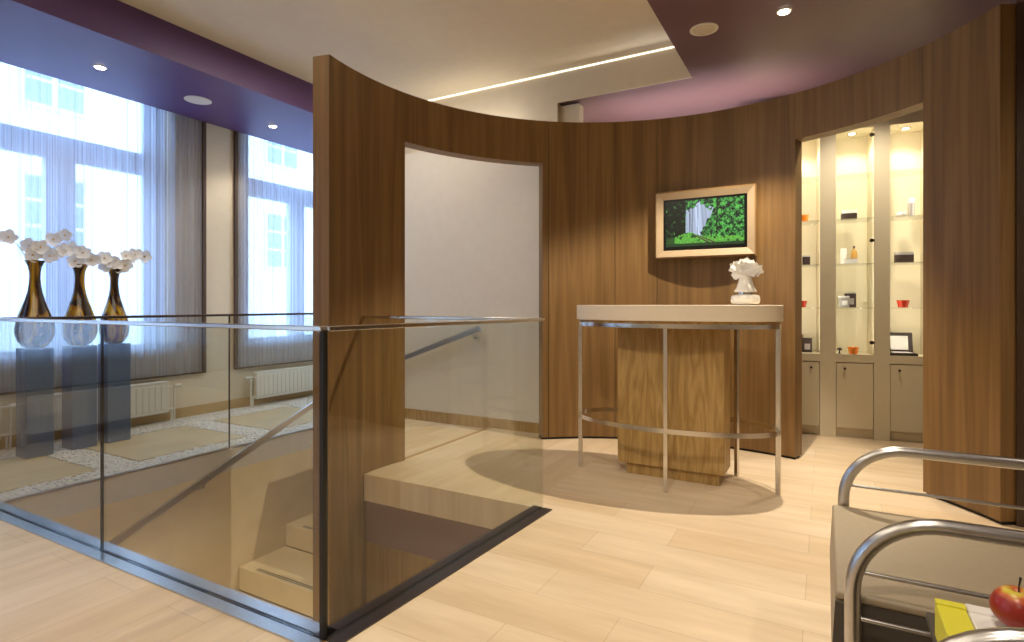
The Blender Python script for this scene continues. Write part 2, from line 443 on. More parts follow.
struct('floor_lower', b, 'stone', 'lower floor at the foot of the stairs')
st = thing('staircase', 'beige stone steps going down in the glass sided stairwell', 'stairs', (-4.18, 4.53, 0))
steps = []
steps.append((-4.175, -3.765, 4.3, 4.51, -.41))
k = 0; ys = 4.30
steps.append((-4.175, -2.86, 3.84, 4.30, -.60) if False else (-4.175, -3.765, 3.84, 4.30, -.50))
for (xa, xb, ya, yb, z) in steps:
    c = B(); bevbox(c, xa, xb-.001, ya, yb-.001, z-.22, z, .004, 1, Matrix.Translation((4.18, -4.53, 0)))
    obj('step', c, 'stone', st)
for k in range(12):
    yf = 3.84-.457*k if k else 3.84
    z = -.60-.19*k
    if yf-.457 < -.55: break
    c = B(); bevbox(c, -4.175, -2.885, yf-.457+.002, yf, z-.19-.19, z-.19, .005, 1, Matrix.Translation((4.18, -4.53, 0)))
    s = obj('step', c, 'stone', st)
    c = B()
    for q in (.03, .05): bx(c, -4.0, -2.95, yf-.457+q, yf-.457+q+.008, z-.19, z-.1885, Matrix.Translation((4.18, -4.53, 0)))
    obj('nosing_strip', c, 'darksteel', s)

# ------------------------------------------------------------------ curved partition
CX, CY, RI, RO = -.86, 2.9, 1.89, 2.01
def arc_panel(bm, a0, a1, z0, z1, ri=RI, ro=RO, n=None):
    n = n or max(2, int(abs(a1-a0)/1.5))
    pr = []
    for i in range(n+1):
        a = math.radians(a0+(a1-a0)*i/n)
        pr.append([bm.verts.new((CX+r*math.cos(a), CY+r*math.sin(a), z)) for r, z in ((ri, z0), (ro, z0), (ro, z1), (ri, z1))])
    for p, q in zip(pr, pr[1:]):
        for k in range(4): bm.faces.new((p[k], q[k], q[(k+1) % 4], p[(k+1) % 4]))
    bm.faces.new(pr[0]); bm.faces.new(pr[-1][::-1])
HW = 2.72; g = .07
b = B()
A_end, A_o1, A_o2, A_s1, A_s2, A_tv, A_n1, A_n2, A_r = 191.5, 169.1, 131.2, 129.6, 112.2, 101.6, 69.4, 43.2, 28.6
arc_panel(b, A_o1+g, A_end, .0, HW)
arc_panel(b, 179.5, A_end, SB, 0.0)
arc_panel(b, A_o2, A_o1, 2.36, HW)                       # over the opening
arc_panel(b, A_s1+g, A_o2, .02, HW)
arc_panel(b, A_s2+g, A_s1-g, .02, HW)
arc_panel(b, A_tv+g, A_s2-g, .02, HW)
arc_panel(b, A_n1, A_tv-g, .02, HW)
arc_panel(b, A_n2, A_n1-g, 2.38, HW)                      # over the display niche
arc_panel(b, A_r, A_n2-g, .02, HW)
struct('wall_curved', b, 'wood', 'curved walnut veneered partition with a door opening and a display niche')
b = B()
for a0, a1 in ((A_n1+.3, A_s1+1.8), (A_r+.2, A_n2-.4)): arc_panel(b, a0, a1, 0, .02, RI+.015, RO-.015)
for a in (A_s1, A_s2, A_tv): arc_panel(b, a-.15, a+.15, .02, HW-.002, RI+.006, RO-.02)
struct('trim_5', b, 'black', 'black recessed plinth and joints of the curved wall')

# ------------------------------------------------------------------ glass balustrade
RAILT = 1.078
def balustrade(name, label, p0, p1, joints, capmat, chan, inner=True, endgasket=False, side=1):
    p0 = Vector((p0[0], p0[1], 0)); p1 = Vector((p1[0], p1[1], 0)); d = p1-p0; Lh = d.length; ang = math.atan2(d.y, d.x)
    o = thing(name, label, 'railing', p0, ang)
    js = [0]+joints+[Lh]
    for a, c in zip(js, js[1:]):
        m_ = B(); bx(m_, a+.003, c-.003, -.006, .006, .004, RAILT-.016); obj('glass_panel', m_, 'glass', o)
    m_ = B(); bevbox(m_, 0, Lh, -.016, .016, RAILT-.018, RAILT, .003, 1); obj('handrail_cap', m_, capmat, o)
    for j in joints:
        m_ = B(); bx(m_, j-.003, j+.003, -.006, .006, .004, RAILT-.018); obj('joint', m_, 'black', o)
    if chan:
        m_ = B()
        bx(m_, 0, Lh, -.060, -.010, .0005, .006); bx(m_, 0, Lh, .010, .060, .0005, .006)
        obj('floor_channel', m_, chan, o)
        m_ = B(); bx(m_, 0, Lh, -.010, .010, .0005, .003); obj('channel_gap', m_, 'black', o)
    return o
r1 = balustrade('glass_balustrade', 'frameless glass balustrade on the near side of the stairwell, in a bright steel floor channel', (-4.2, 1.36), (-1.50, 1.375), [1.252], 'steel', 'satin')
c = B(); bx(c, 2.686, 2.704, -.010, .010, .004, RAILT-.018); obj('corner_joint', c, 'black', r1)
balustrade('glass_balustrade', 'frameless glass balustrade beside the open floor, in a dark floor channel', (-1.49, 1.375), (-1.396, 2.87), [], 'steel', 'darksteel')
balustrade('glass_balustrade', 'short glass balustrade across the far side of the stairwell, meeting the curved wall', (-2.745, 2.86), (-1.40, 2.87), [], 'steel', None)
balustrade('glass_balustrade', 'glass balustrade with a dark rail along the pebble strip by the windows', (-4.198, 1.38), (-4.198, 4.5), [1.48, 2.98], 'darksteel', None)

# handrails
def handrail(label, pts, brs, out):
    o = thing('handrail', label, 'handrail', (0, 0, 0))
    m_ = B(); tube(m_, pts, .02, rect=(.012, .024)); obj('rail', m_, 'satin', o)
    for (x, y, z) in brs:
        m_ = B(); tube(m_, [(x, y, z-.02), (x, y, z-.06), (x+out[0], y+out[1], z-.07)], .008, 8)
        ax = Vector((x+out[0], y+out[1], z-.07)); lat = Vector(out).normalized()
        tube(m_, [ax-lat*.008, ax], .024, 14)
        obj('bracket', m_, 'satin', o, smooth=True)
    return o
handrail('flat steel handrail sloping down the stone stairwell wall below the windows', [(-4.11, 1.45, -.628), (-4.11, 4.3, .50)],
         [(-4.11, 2.60, -.173), (-4.11, 3.9, .34)], (-.07, 0, 0))
handrail('flat steel handrail on the white wall seen through the opening', [(-2.817, 4.46, .934), (-4.05, 4.46, .50)],
         [(-2.90, 4.46, .905), (-3.9, 4.46, .553)], (0, .07, 0))

# ------------------------------------------------------------------ curtains and radiators
cur = [(-1.2, 1.02, 'behind the viewpoint'), (1.36, 3.62, 'over the window behind the three vases'), (3.965, 6.16, 'over the far window beside the wooden wall end')]
for a, c, wh in cur:
    o = thing('string_curtain', 'sheer floor-length string curtain '+wh if False else 'sheer grey string curtain '+wh, 'curtain', (-5.72, a, 0), 0)
    m_ = B(); n = 160; pv = None
    for i in range(n+1):
        yy = (c-a)*i/n; xx = .009*math.sin(i*.9)+.005*math.sin(i*2.3)
        v = (m_.verts.new((xx, yy, .45)), m_.verts.new((xx, yy, 3.29)))
        if pv: m_.faces.new((pv[0], v[0], v[1], pv[1]))
        pv = v
    s = obj('strings', m_, 'string', o, smooth=True); s['kind'] = 'stuff'
    m_ = B(); bx(m_, -.012, .012, 0, c-a, .435, .452); obj('hem', m_, 'hem', o)
    for q in (-.005, c-a-.028):
        m_ = B(); bx(m_, -.015, .015, q, q+.033, .435, 3.295); obj('side_band', m_, 'hem', o)
    m_ = B(); bx(m_, -.02, .02, 0, c-a, 3.285, 3.315); obj('track', m_, 'frame', o)

def make_radiator(W, label):
    o = thing('radiator', label, 'radiator', (0, 0, 0), 0, )
    m_ = B(); bevbox(m_, -.03, .02, 0, W, 0, .30, .008)
    k = int(W/.06)
    for i in range(k):
        y0 = .03+(W-.06)*i/k
        bevbox(m_, .018, .027, y0+.008, y0+.045, .03, .27, .004, 1)
    bevbox(m_, -.06, .02, .01, W-.01, .285, .305, .004, 1)
    obj('panel', m_, 'rad', o)
    for yy, e in ((0, -1), (W, 1)):
        m_ = B(); tube(m_, [(0, yy, .25), (0, yy+e*.06, .25), (0, yy+e*.06, .05), (0, yy+e*.06, -.09)], .010, 10)
        tube(m_, [(0, yy, .03), (0, yy+e*.05, .03)], .010, 8); tube(m_, [(0, yy+e*.035, .03), (0, yy+e*.035, -.09)], .009, 8)
        obj('pipe', m_, 'rad', o, smooth=True)
    m_ = B(); tube(m_, [(0, W+.06, .25), (0, W+.075, .25), (0, W+.13, .25)], [.016, .022, .016], 12)
    if label.startswith('white panel radiator below the far'):
        m_.free(); m_ = B(); tube(m_, [(0, -.06, .25), (0, -.075, .25), (0, -.13, .25)], [.016, .022, .016], 12)
    obj('valve', m_, 'rad', o, smooth=True)
    return o
rx = -5.62
ra = make_radiator(1.08, 'white panel radiator below the window behind the vases'); ra.location = (rx, 2.10, .10)
ra = make_radiator(1.5, 'white panel radiator below the far window'); ra.location = (rx, 4.15, .085)
ra = make_radiator(.85, 'white panel radiator at the left edge, next to the one behind the vases'); ra.location = (rx, 1.05, .10)
ra = make_radiator(1.08, 'white panel radiator below the window behind the viewpoint'); ra.location = (rx, -.46, .10)

# ------------------------------------------------------------------ vases on pedestals
names = ['leftmost', 'middle', 'rightmost']
PY = [1.99, 2.285, 2.54]
VH = [.665, .655, .635]; VR = [.1235, .120, .107]
for i in range(3):
    b = B(); bevbox(b, -.085, .085, -.088, .088, 0, .822, .004)
    o = obj('pedestal', b, 'pedestal', loc=(-5.28, PY[i], .002)); tag(o, 'tall slate blue square pedestal, %s of the three by the window' % names[i], 'pedestal', 'pedestals by the window')
for i in range(3):
    H_ = VH[i]; R_ = VR[i]
    o = thing('vase', 'amber and black glass vase, bulbous, %s of the three by the window' % names[i], 'vase', (-5.28, PY[i], .8245), i*1.3+.4, 'art glass vases')
    prof = [(.45, 0), (.62, .02), (.86, .08), (.98, .15), (1.0, .21), (.95, .28), (.84, .36), (.66, .46), (.50, .55), (.37, .64), (.31, .72), (.28, .80), (.29, .87), (.35, .93), (.45, .975), (.53, 1.0)]
    pr = [(r*R_, z*H_) for r, z in prof]+[(.46*R_, H_*.985), (.24*R_, H_*.88), (.2*R_, H_*.6), (.01, H_*.58)]
    b = B(); lathe(b, pr, 40); obj('body', b, 'vase', o, smooth=True)

def flower_mesh(R, petals=5, seed=0):
    rnd = random.Random(seed); b_ = B()
    for k in range(petals):
        a = 2*PI*k/petals+rnd.uniform(-.1, .1); w = R*(.50 if k % 2 else .44)
        # a cupped oval petal, several cm across, thin but closed
        rows = []
        for s_, wd in ((0.05, .15), (.3, .75), (.6, 1), (.85, .75), (1, .2)):
            rr = R*s_; z_ = R*(.25*s_*s_)
            row = []
            for t_ in (-1, 0, 1):
                row.append(Vector((rr*math.cos(a)-t_*wd*w*math.sin(a), rr*math.sin(a)+t_*wd*w*math.cos(a), z_+abs(t_)*.06*R)))
            rows.append(row)
        top = [[b_.verts.new(p+Vector((0, 0, .0015))) for p in r_] for r_ in rows]; bot = [[b_.verts.new(p-Vector((0, 0, .0015))) for p in r_] for r_ in rows]
        for q in range(4):
            for j in range(2):
                b_.faces.new((top[q][j], top[q][j+1], top[q+1][j+1], top[q+1][j])); b_.faces.new((bot[q][j], bot[q+1][j], bot[q+1][j+1], bot[q][j+1]))
            b_.faces.new((top[q][0], top[q+1][0], bot[q+1][0], bot[q][0])); b_.faces.new((top[q][2], bot[q][2], bot[q+1][2], top[q+1][2]))
        b_.faces.new((top[4][0], top[4][1], bot[4][1], bot[4][0])); b_.faces.new((top[4][1], top[4][2], bot[4][2], bot[4][1]))
    return b_
FL = []
for k in range(4):
    b = flower_mesh(1.0, 5, k); me_o = obj('flower', b, 'petal', smooth=True); FL.append(me_o.data); bpy.data.objects.remove(me_o)
b = B(); sphere(b, (0, 0, .12), .11, 2, (1, 1, .8)); me_o = obj('lip', b, 'lip', smooth=True); LIP = me_o.data; bpy.data.objects.remove(me_o)

LAST = [None]
def place_flower(parent, p, R, facing, k):
    o = bpy.data.objects.new('flower', FL[k % 4]); COL.objects.link(o); o.parent = parent; o.location = p
    q = Vector(facing).to_track_quat('Z', 'Y'); o.rotation_mode = 'QUATERNION'
    from mathutils import Quaternion
    o.rotation_quaternion = q @ Quaternion((0, 0, 1), random.uniform(0, 1.2)); o.scale = (R, R, R)
    l = bpy.data.objects.new('lip', LIP); COL.objects.link(l); l.parent = o; LAST[0] = o
# sprays in the plane of the window wall (along Y, up Z); offsets dy, dz from the vase mouth
sprays = [
    (0, [(-.28, .17), (-.17, .16), (-.04, .11), (-.03, .04), (-.40, .15)], 'left-reaching white orchid spray in the leftmost vase'),
    (1, [(-.12, .22), (-.19, .18), (-.28, .11), (-.22, .05), (-.12, .10), (-.06, .12), (.0, .09), (-.05, .02), (.06, .04), (-.16, .08)], 'tall clustered white orchid spray in the middle vase'),
    (2, [(-.23, .06), (-.17, .06), (-.10, .08), (-.05, .06), (-.08, .02), (.0, .04), (.03, .01)], 'white orchid spray leaning left from the rightmost vase'),
    (2, [(.07, .11), (.15, .13), (.24, .12), (.10, .09), (.06, .03)], 'white orchid spray arching right from the rightmost vase')]
for vi, offs, lab in sprays:
    mz = .8245+VH[vi]
    o = thing('orchid_spray', lab, 'orchid', (-5.28, PY[vi], mz), 0, None)
    far = max(offs, key=lambda q: abs(q[0]))
    sx_ = 1 if far[0] > 0 else -1
    b = B(); pts = []
    for k in range(9):
        s_ = k/8; pts.append((.02*s_, far[0]*s_**1.3, -.18+.18*min(1, s_*3)+(far[1])*(math.sin(min(1, s_*1.5)*PI/2)) if s_ > 0 else -.18))
    tube(b, pts, .003, 6); obj('stem', b, 'stem', o, smooth=True)
    for k, (dy, dz) in enumerate(offs):
        place_flower(o, (.03+random.uniform(-.02, .03), dy, dz), .058 if k else .05, (1, -.35+random.uniform(-.4, .3), random.uniform(-.1, .4)), k)

# ------------------------------------------------------------------ bar table
tb = thing('bar_table', 'oval standing bar table with beige top, wooden core and steel legs', 'table', (-.888, 3.79, 0), 0)
a_, b_s = .668, .345
def ell(bm, ax, by, z0, z1, n=64, c=(0, 0), ax2=None, by2=None):
    prof = [(1, z0), (1, z1)]; rings = []
    for z in (z0, z1): rings.append([bm.verts.new((c[0]+ax*math.cos(2*PI*i/n), c[1]+by*math.sin(2*PI*i/n), z)) for i in range(n)])
    for i in range(n): bm.faces.new((rings[0][i], rings[0][(i+1) % n], rings[1][(i+1) % n], rings[1][i]))
    bm.faces.new(rings[0][::-1]); bm.faces.new(rings[1])
b = B(); ell(b, a_, b_s, 1.050, 1.15); obj('tabletop', b, 'counter', tb, smooth=True, bevel=.004)
b = B(); ell(b, a_-.02, b_s-.02, 1.034, 1.050); obj('subtop', b, 'oak', tb, smooth=True)
def ering(bm, ax, by, z0, z1, w, n=72):
    vs = []
    for i in range(n):
        a = 2*PI*i/n; ca, sa = math.cos(a), math.sin(a)
        vs.append([bm.verts.new(((ax-q)*ca, (by-q)*sa, z)) for q, z in ((0, z0), (w, z0), (w, z1), (0, z1))])
    for i in range(n):
        p, q = vs[i], vs[(i+1) % n]
        for k in range(4): bm.faces.new((p[k], q[k], q[(k+1) % 4], p[(k+1) % 4]))
b = B(); ering(b, .655, .325, 1.006, 1.033, .01); obj('top_ring', b, 'steel', tb, smooth=True)
b = B(); ering(b, .655, .325, .362, .392, .012); obj('foot_ring', b, 'steel', tb, smooth=True)
for ang in (188, 273, 356, 55, 125):
    a = math.radians(ang); x_, y_ = .642*math.cos(a), .312*math.sin(a)
    b = B(); bevbox(b, -.014, .014, -.012, .012, 0.001, 1.006, .002, 1, Matrix.Translation((x_, y_, 0)) @ Matrix.Rotation(math.atan2(y_*4, x_), 4, 'Z'))
    obj('leg', b, 'steel', tb)
b = B(); bx(b, -.358, .336, -.055, .20, .075, 1.034); obj('core', b, 'oak', tb, bevel=.003)
b = B(); bx(b, -.30, .30, -.03, .17, 0.001, .075); obj('plinth', b, 'oak', tb)

# white vase with flowers
v = thing('vase', 'small white vase with round foot and chrome collar on the bar table', 'vase', (-.437, 3.80, 1.151), 0)
b = B(); lathe(b, [(.05, 0), (.078, .006), (.086, .022), (.086, .042), (.08, .058), (.05, .066)], 36); obj('foot', b, 'ceramic', v, smooth=True)
b = B(); lathe(b, [(.045, .066), (.045, .08)], 32); obj('collar', b, 'steel', v, smooth=True)
b = B(); lathe(b, [(.066, .08), (.066, .088), (.052, .11), (.042, .14), (.037, .17), (.038, .20), (.034, .20), (.01, .19)], 36); obj('body', b, 'ceramic', v, smooth=True)
LILY = []
for k in range(2):
    b = flower_mesh(1.0, 6, 9+k)
    for v_ in b.verts:
        r_ = math.hypot(v_.co.x, v_.co.y); a_s = round(math.atan2(v_.co.y, v_.co.x)/(PI/3))*PI/3
        d_ = Vector((math.cos(a_s), math.sin(a_s), 0)); along = v_.co.dot(d_); off = Vector((v_.co.x, v_.co.y, 0))-d_*along
        v_.co.x, v_.co.y = d_.x*along*1.25+off.x*.6, d_.y*along*1.25+off.y*.6
    me_o = obj('flower', b, 'white_lily' if 'white_lily' in M else 'ceramic', smooth=True); LILY.append(me_o.data); bpy.data.objects.remove(me_o)
fl = thing('flower_bunch', 'bunch of white flowers in the small vase on the bar table', 'flowers', (-.437, 3.80, 1.351), 0)
pos = [(-.055, -.01, .055), (-.02, -.035, .035), (.02, -.04, .03), (.06, -.01, .03), (.085, 0, .02), (.0, .0, .075), (.035, .02, .06), (-.075, .0, .04), (-.05, -.03, .0), (.05, -.03, .015), (0, .03, .05)]
pos = [(x*.74, y*.9, z*.8) for x, y, z in pos]
for k, p in enumerate(pos):
    place_flower(fl, p, .036, (p[0]*4, -1+p[1]*4, .8 if p[2] > .04 else .1), k)
    LAST[0].data = LILY[k % 2]
for k, p in enumerate(pos[:6]):
    b = B(); tube(b, [(0, 0, -.04), (p[0]*.5, p[1]*.5, p[2]*.5), p], .002, 5); obj('stem', b, 'stem', fl)
b = B()
for q, (w, z) in enumerate(((.0, 0), (.022, -.02), (.028, -.045), (.015, -.075), (.002, -.09))): pass
sphere(b, (-.055, -.01, -.008), .026, 2, (.9, .25, 1.35)); obj('drooping_petal', b, 'petal', fl, smooth=True)

# ------------------------------------------------------------------ framed screen on the curved wall
tv = thing('wall_screen', 'framed flat screen showing a misty green forest, hung on the curved wooden wall', 'screen', (-.851, 4.735, 1.809), 0)
hw_, hh = .39, .276
def frame_ring(bm, w0, h0, w1, h1, y0, y1, yi):
    # mitred frame: outer rectangle w0,h0, inner w1,h1; outer face y0 inner lip yi
    o_ = [(-w0, -h0), (w0, -h0), (w0, h0), (-w0, h0)]; i_ = [(-w1, -h1), (w1, -h1), (w1, h1), (-w1, h1)]
    F = [bm.verts.new((x, y0, z)) for x, z in o_]; I = [bm.verts.new((x, yi, z)) for x, z in i_]
    Bk = [bm.verts.new((x, y1, z)) for x, z in o_]; Bi = [bm.verts.new((x, y1, z)) for x, z in i_]
    for k in range(4):
        j = (k+1) % 4
        bm.faces.new((F[k], F[j], I[j], I[k])); bm.faces.new((F[j], F[k], Bk[k], Bk[j])); bm.faces.new((I[k], I[j], Bi[j], Bi[k])); bm.faces.new((Bk[k], Bi[k], Bi[j], Bk[j]))
b = B(); frame_ring(b, hw_, hh, hw_-.012, hh-.012, -.045, .0, -.045); obj('frame_edge', b, 'tvedge', tv)
b = B(); frame_ring(b, hw_-.012, hh-.012, hw_-.066, hh-.066, -.05, .0, -.03); obj('frame', b, 'tvframe', tv)
b = B(); bx(b, -hw_+.066, hw_-.066, -.028, 0, -hh+.066, hh-.066); obj('bezel', b, 'bezel', tv)
# picture: painted on a fine grid
NX, NZ = 200, 120; W2, H2 = hw_-.088, hh-.090
me = bpy.data.meshes.new('display'); vs = []; fs = []; cols = []
for j in range(NZ+1):
    for i in range(NX+1):
        u, w = i/NX, j/NZ
        vs.append((-W2+2*W2*u, -.0295, -H2+2*H2*w+.006))
        n1 = noise.noise(Vector((u*7, w*5, 0)))*.5+.5; n2 = noise.noise(Vector((u*48, w*30, 3)))*.5+.5; n3 = noise.noise(Vector((u*18, w*12, 8)))*.5+.5
        clump = max(0, n3*1.1+n2*.9-.82)
        g_ = min(1, clump*2.2)
        c = (.010+.13*g_**1.5, .018+.62*g_**1.2, .012+.09*g_)
        if u < .26: c = tuple(x*(.10+.5*max(0, .42-w)+(.5 if n3 > .66 else 0)) for x in c)           # dark pines at the left
        elif u < .62 and w > .78: c = (c[0]*.8, c[1]*.8, c[2])
        # misty gap narrowing towards the track, its right edge a diagonal of foliage
        gl = .265+.03*(n2-.5); gr = .47+.16*min(1, max(0, (w-.3)/.5))+.09*(n3-.5)+.03*(n2-.5)
        top = .86-.22*(n3-.2)+.12*(n2-.5)+.12*math.exp(-((u-.45)/.07)**2)
        if .2 < w < top and gl < u < gr:
            beam = .75+.45*noise.noise(Vector((u*26+w*1.5, 0, 1)))+.25*math.exp(-((u-.43)/.05)**2)
            c = (.62*beam, .74*beam, .98*beam)
        for tx, tw in ((.17, .05), (.08, .03), (.315, .007), (.35, .005), (.42, .004), (.665, .010), (.245, .018), (.03, .02)):
            if abs(u-tx-.01*(w-.5)) < tw and w > .22:
                k_ = .15 if (tw > .012 or tx > .6) else .4
                c = (c[0]*k_+.006, c[1]*k_+.008, c[2]*k_+.006)
        gt = .20+.10*math.exp(-((u-.30)/.12)**2)+.04*(n2-.5)-.05*max(0, u-.6)
        if w < gt:
            q = .25+.85*n2*(.6+.6*n3)
            c = (.22*q, .80*q, .10*q)
            if u < .12 or n3 < .36: c = (.03, .16*q, .02)
            for off in (0., .085):
                tr_ = .37+off*(.4+2.4*(.25-w))+(.25-w)*1.0
                if w < .235 and abs(u-tr_) < .010+.06*(.25-w): c = (.11, .05, .045)
            if w < .05+.03*n3: c = (.02, .10*q, .02)
        cols.append(tuple(max(0, x) for x in c))
for j in range(NZ):
    for i in range(NX):
        a = j*(NX+1)+i; fs.append((a, a+1, a+NX+2, a+NX+1))
me.from_pydata(vs, [], fs); ca = me.color_attributes.new('picture', 'FLOAT_COLOR', 'POINT')
for i, c in enumerate(cols): ca.data[i].color = (c[0], c[1], c[2], 1)
m_, nt, bs = new_mat('screen_picture'); at = nt.nodes.new('ShaderNodeVertexColor'); at.layer_name = 'picture'
bs.inputs['Base Color'].default_value = (.01, .01, .01, 1); bs.inputs['Roughness'].default_value = .2
nt.links.new(at.outputs['Color'], bs.inputs['Emission Color']); bs.inputs['Emission Strength'].default_value = .85
me.materials.append(m_); dsp = bpy.data.objects.new('display', me); COL.objects.link(dsp); dsp.parent = tv
SCREEN = bs

# ------------------------------------------------------------------ display cabinet
cab = thing('display_cabinet', 'tall built-in display cabinet with three lit niches and lower doors', 'cabinet', (-.203, 5.63, 0), math.atan2(.096, .875))
bays = [(-.118, .165), (.288, .571), (.687, .97)]; ZB, ZT, DP = .722, 2.67, .30
b = B()
xs = [-.45]+[v for w in bays for v in w]+[1.55]
for i in range(0, len(xs), 2): bx(b, xs[i], xs[i+1], 0, DP+.02, .0, ZT)
bx(b, xs[0], xs[-1], 0, DP+.02, ZT, 2.86)
for a, c in bays: bx(b, a, c, DP, DP+.02, .0, ZT); bx(b, a, c, 0, DP, .655, ZB); bx(b, a, c, .04, .06, 0, .655)
obj('carcass', b, 'cabinet', cab)
for (a, c) in bays:
    b = B(); bevbox(b, a+.004, c-.004, .003, .022, .085, .648, .002, 1); d_ = obj('door', b, 'cabinet', cab)
    kx = c-.07 if a < 0 else a+.035+.03
    b = B(); tube(b, [(kx, -.002+.006, .60), (kx, -.012, .60), (kx, -.022, .60)], [.005, .008, .010], 12); obj('knob', b, 'knob', d_, smooth=True)
    for z in (2.287, 1.90, 1.51, 1.128):
        b = B(); bx(b, a+.002, c-.002, .01, DP-.005, z-.008, z); obj('glass_shelf', b, 'thin_glass', cab)
b = B(); bx(b, .289, .570, -.006, 0.001, ZB, ZT-.01); gd = obj('glass_door', b, 'thin_glass', cab)
for z in (2.60, 1.70, .83):
    b = B(); tube(b, [(.552, -.004, z), (.552, -.02, z)], .016, 14); bx(b, .55, .575, -.012, -.006, z-.008, z+.008); obj('hinge', b, 'knob', gd, smooth=True)
cm = Matrix.Translation((-.203, 5.63, 0)) @ Matrix.Rotation(math.atan2(.096, .875), 4, 'Z')
crz = math.atan2(.096, .875)
def cw(s, dp, z): return cm @ Vector((s, dp, z))
def cabspot(s, name='niche_spotlight', lab=''):
    o = thing(name, lab, 'spotlight', cw(s, .14, ZT), crz, 'spotlights in the display niches')
    b = B(); lathe(b, [(.034, -.008), (.038, -.004), (.038, 0)], 24); obj('ring', b, 'steel', o, smooth=True)
    b = B(); lathe(b, [(.024, -.010), (.024, -.0085)], 20); obj('lens', b, 'lamp', o)
for (a, c), w in zip(bays, ('left', 'middle', 'right')):
    cabspot((a+c)/2, lab='small round spotlight in the top of the %s display niche' % w)
    li = bpy.data.lights.new('niche_light', 'SPOT'); li.energy = 9; li.color = (1, .94, .80); li.spot_size = math.radians(120); li.spot_blend = .6; li.shadow_soft_size = .03
    o = bpy.data.objects.new('niche_light', li); COL.objects.link(o); o.location = cw((a+c)/2, .12, ZT-.03)

for (a, c) in bays:
    for s_, sg in ((a+.006, 1), (c-.006, -1)):
        li = bpy.data.lights.new('niche_strip', 'AREA'); li.shape = 'RECTANGLE'; li.size = .02; li.size_y = 1.85; li.energy = 1.7; li.color = (1, .95, .82)
        o = bpy.data.objects.new('niche_strip', li); COL.objects.link(o); o.location = cw(s_, .022, (ZB+ZT)/2)
        dr = (cm.to_3x3() @ Vector((sg*.55, 1, 0))).normalized()
        z_ = -dr; y_ = Vector((0, 0, 1)); x_ = y_.cross(z_).normalized()
        o.rotation_euler = Matrix((x_, y_, z_)).transposed().to_euler()
# products
def card_box(s, dp, z, w, h, d, body, lid, label, rz=0, lidh=.02, face=None):
    o = thing('product_box', label, 'box', cw(s, dp, z+.0006), crz+rz)
    b = B(); bevbox(b, -w/2, w/2, -d/2, d/2, 0, h-lidh, .001, 1); obj('box_body', b, body, o)
    if lidh > 0:
        b = B(); bevbox(b, -w/2-.001, w/2+.001, -d/2-.001, d/2+.001, h-lidh, h, .001, 1); obj('lid', b, lid, o)
    if face:
        b = B(); bx(b, -w*.3, w*.3, -d/2-.0015, -d/2-.0002, h*.2, h*.6); obj('printed_label', b, face, o)
def candle(s, dp, z, mat, colour, label, R=.045, h=.06):
    o = thing('candle_holder', label, 'candle holder', cw(s, dp, z+.0006), crz)
    b = B(); lathe(b, [(R*.66, 0), (R*.72, .004), (R, h), (R*.93, h), (R*.65, .012), (.005, .012)], 24); obj('cup', b, mat, o, smooth=True)
    b = B(); lathe(b, [(R*.55, .0125), (R*.55, .03)], 20); obj('candle', b, 'boxwhite', o)
    b = B(); lathe(b, [(.002, .032), (.007, .04), (.005, .05), (.001, .06)], 10); obj('flame', b, 'flame', o, smooth=True)
S = lambda u: {800: -.018}.get(u)
candle(.045, .10, 1.90, 'orangeglass', 'orange', 'orange glass candle holder in the left niche')
card_box(.005, .12, 1.51, .05, .125, .05, 'boxdark', 'boxdark', 'tall dark box in the left niche beside the wooden edge', 0, .02)
card_box(.066, .10, 1.51, .06, .085, .05, 'boxdark', 'boxsilver', 'low dark box with a pale top in the left niche', 0, .012)
candle(.03, .10, 1.128, 'redglass', 'red', 'red glass candle holder in the left niche')
card_box(.01, .16, ZB, .06, .17, .05, 'boxdark', 'boxsilver', 'tall black box standing on the base of the left niche', 0, .012)
card_box(.075, .12, ZB, .075, .13, .05, 'boxdark', 'boxdark', 'shorter black box with a pale panel on the base of the left niche', 0, .01, 'boxsilver')
card_box(.403, .12, 1.90, .115, .085, .08, 'boxdark', 'boxwhite', 'dark brown box with a white lid in the middle niche', 0, .03)
def bottle(s, dp, z, prof, mat, capm, ch, cr, label, name='bottle', cat='bottle'):
    o = thing(name, label, cat, cw(s, dp, z+.0006), crz)
    b = B(); lathe(b, prof, 20); obj('bottle_body', b, mat, o, smooth=True)
    h = prof[-1][1]; b = B(); lathe(b, [(cr, h+.0004), (cr, h+ch)], 16); obj('cap', b, capm, o, smooth=True)
bottle(.367, .16, 1.51, [(.024, 0), (.026, .02), (.03, .12), (.030, .125)], 'boxwhite', 'boxwhite', .018, .026, 'white cosmetic tube standing in the middle niche', 'cosmetic_tube', 'tube')
bottle(.447, .15, 1.51, [(.024, 0), (.026, .01), (.026, .09), (.022, .11), (.009, .13), (.009, .14)], 'amber', 'knob', .022, .008, 'amber glass bottle in the middle niche')
card_box(.405, .08, 1.51, .11, .045, .04, 'boxwhite', 'boxsilver', 'low white box lying before the tube and bottle in the middle niche', 0, .006)
card_box(.36, .10, 1.128, .075, .10, .05, 'boxsilver', 'boxwhite', 'silver box in the middle niche', .2, .012, 'boxwhite')
card_box(.42, .17, 1.128, .085, .135, .05, 'boxdark', 'boxsilver', 'tall dark box behind the silver box in the middle niche', 0, .012, 'boxsilver')
candle(.43, .08, ZB, 'orangeglass', 'orange', 'orange glass candle holder on the base of the middle niche')
o = thing('stopper', 'small dark mushroom-shaped knob on the base of the middle niche', 'ornament', cw(.325, .08, ZB+.0006), crz)
b = B(); lathe(b, [(.012, 0), (.006, .01), (.006, .028)], 16); obj('stem', b, 'knob', o, smooth=True)
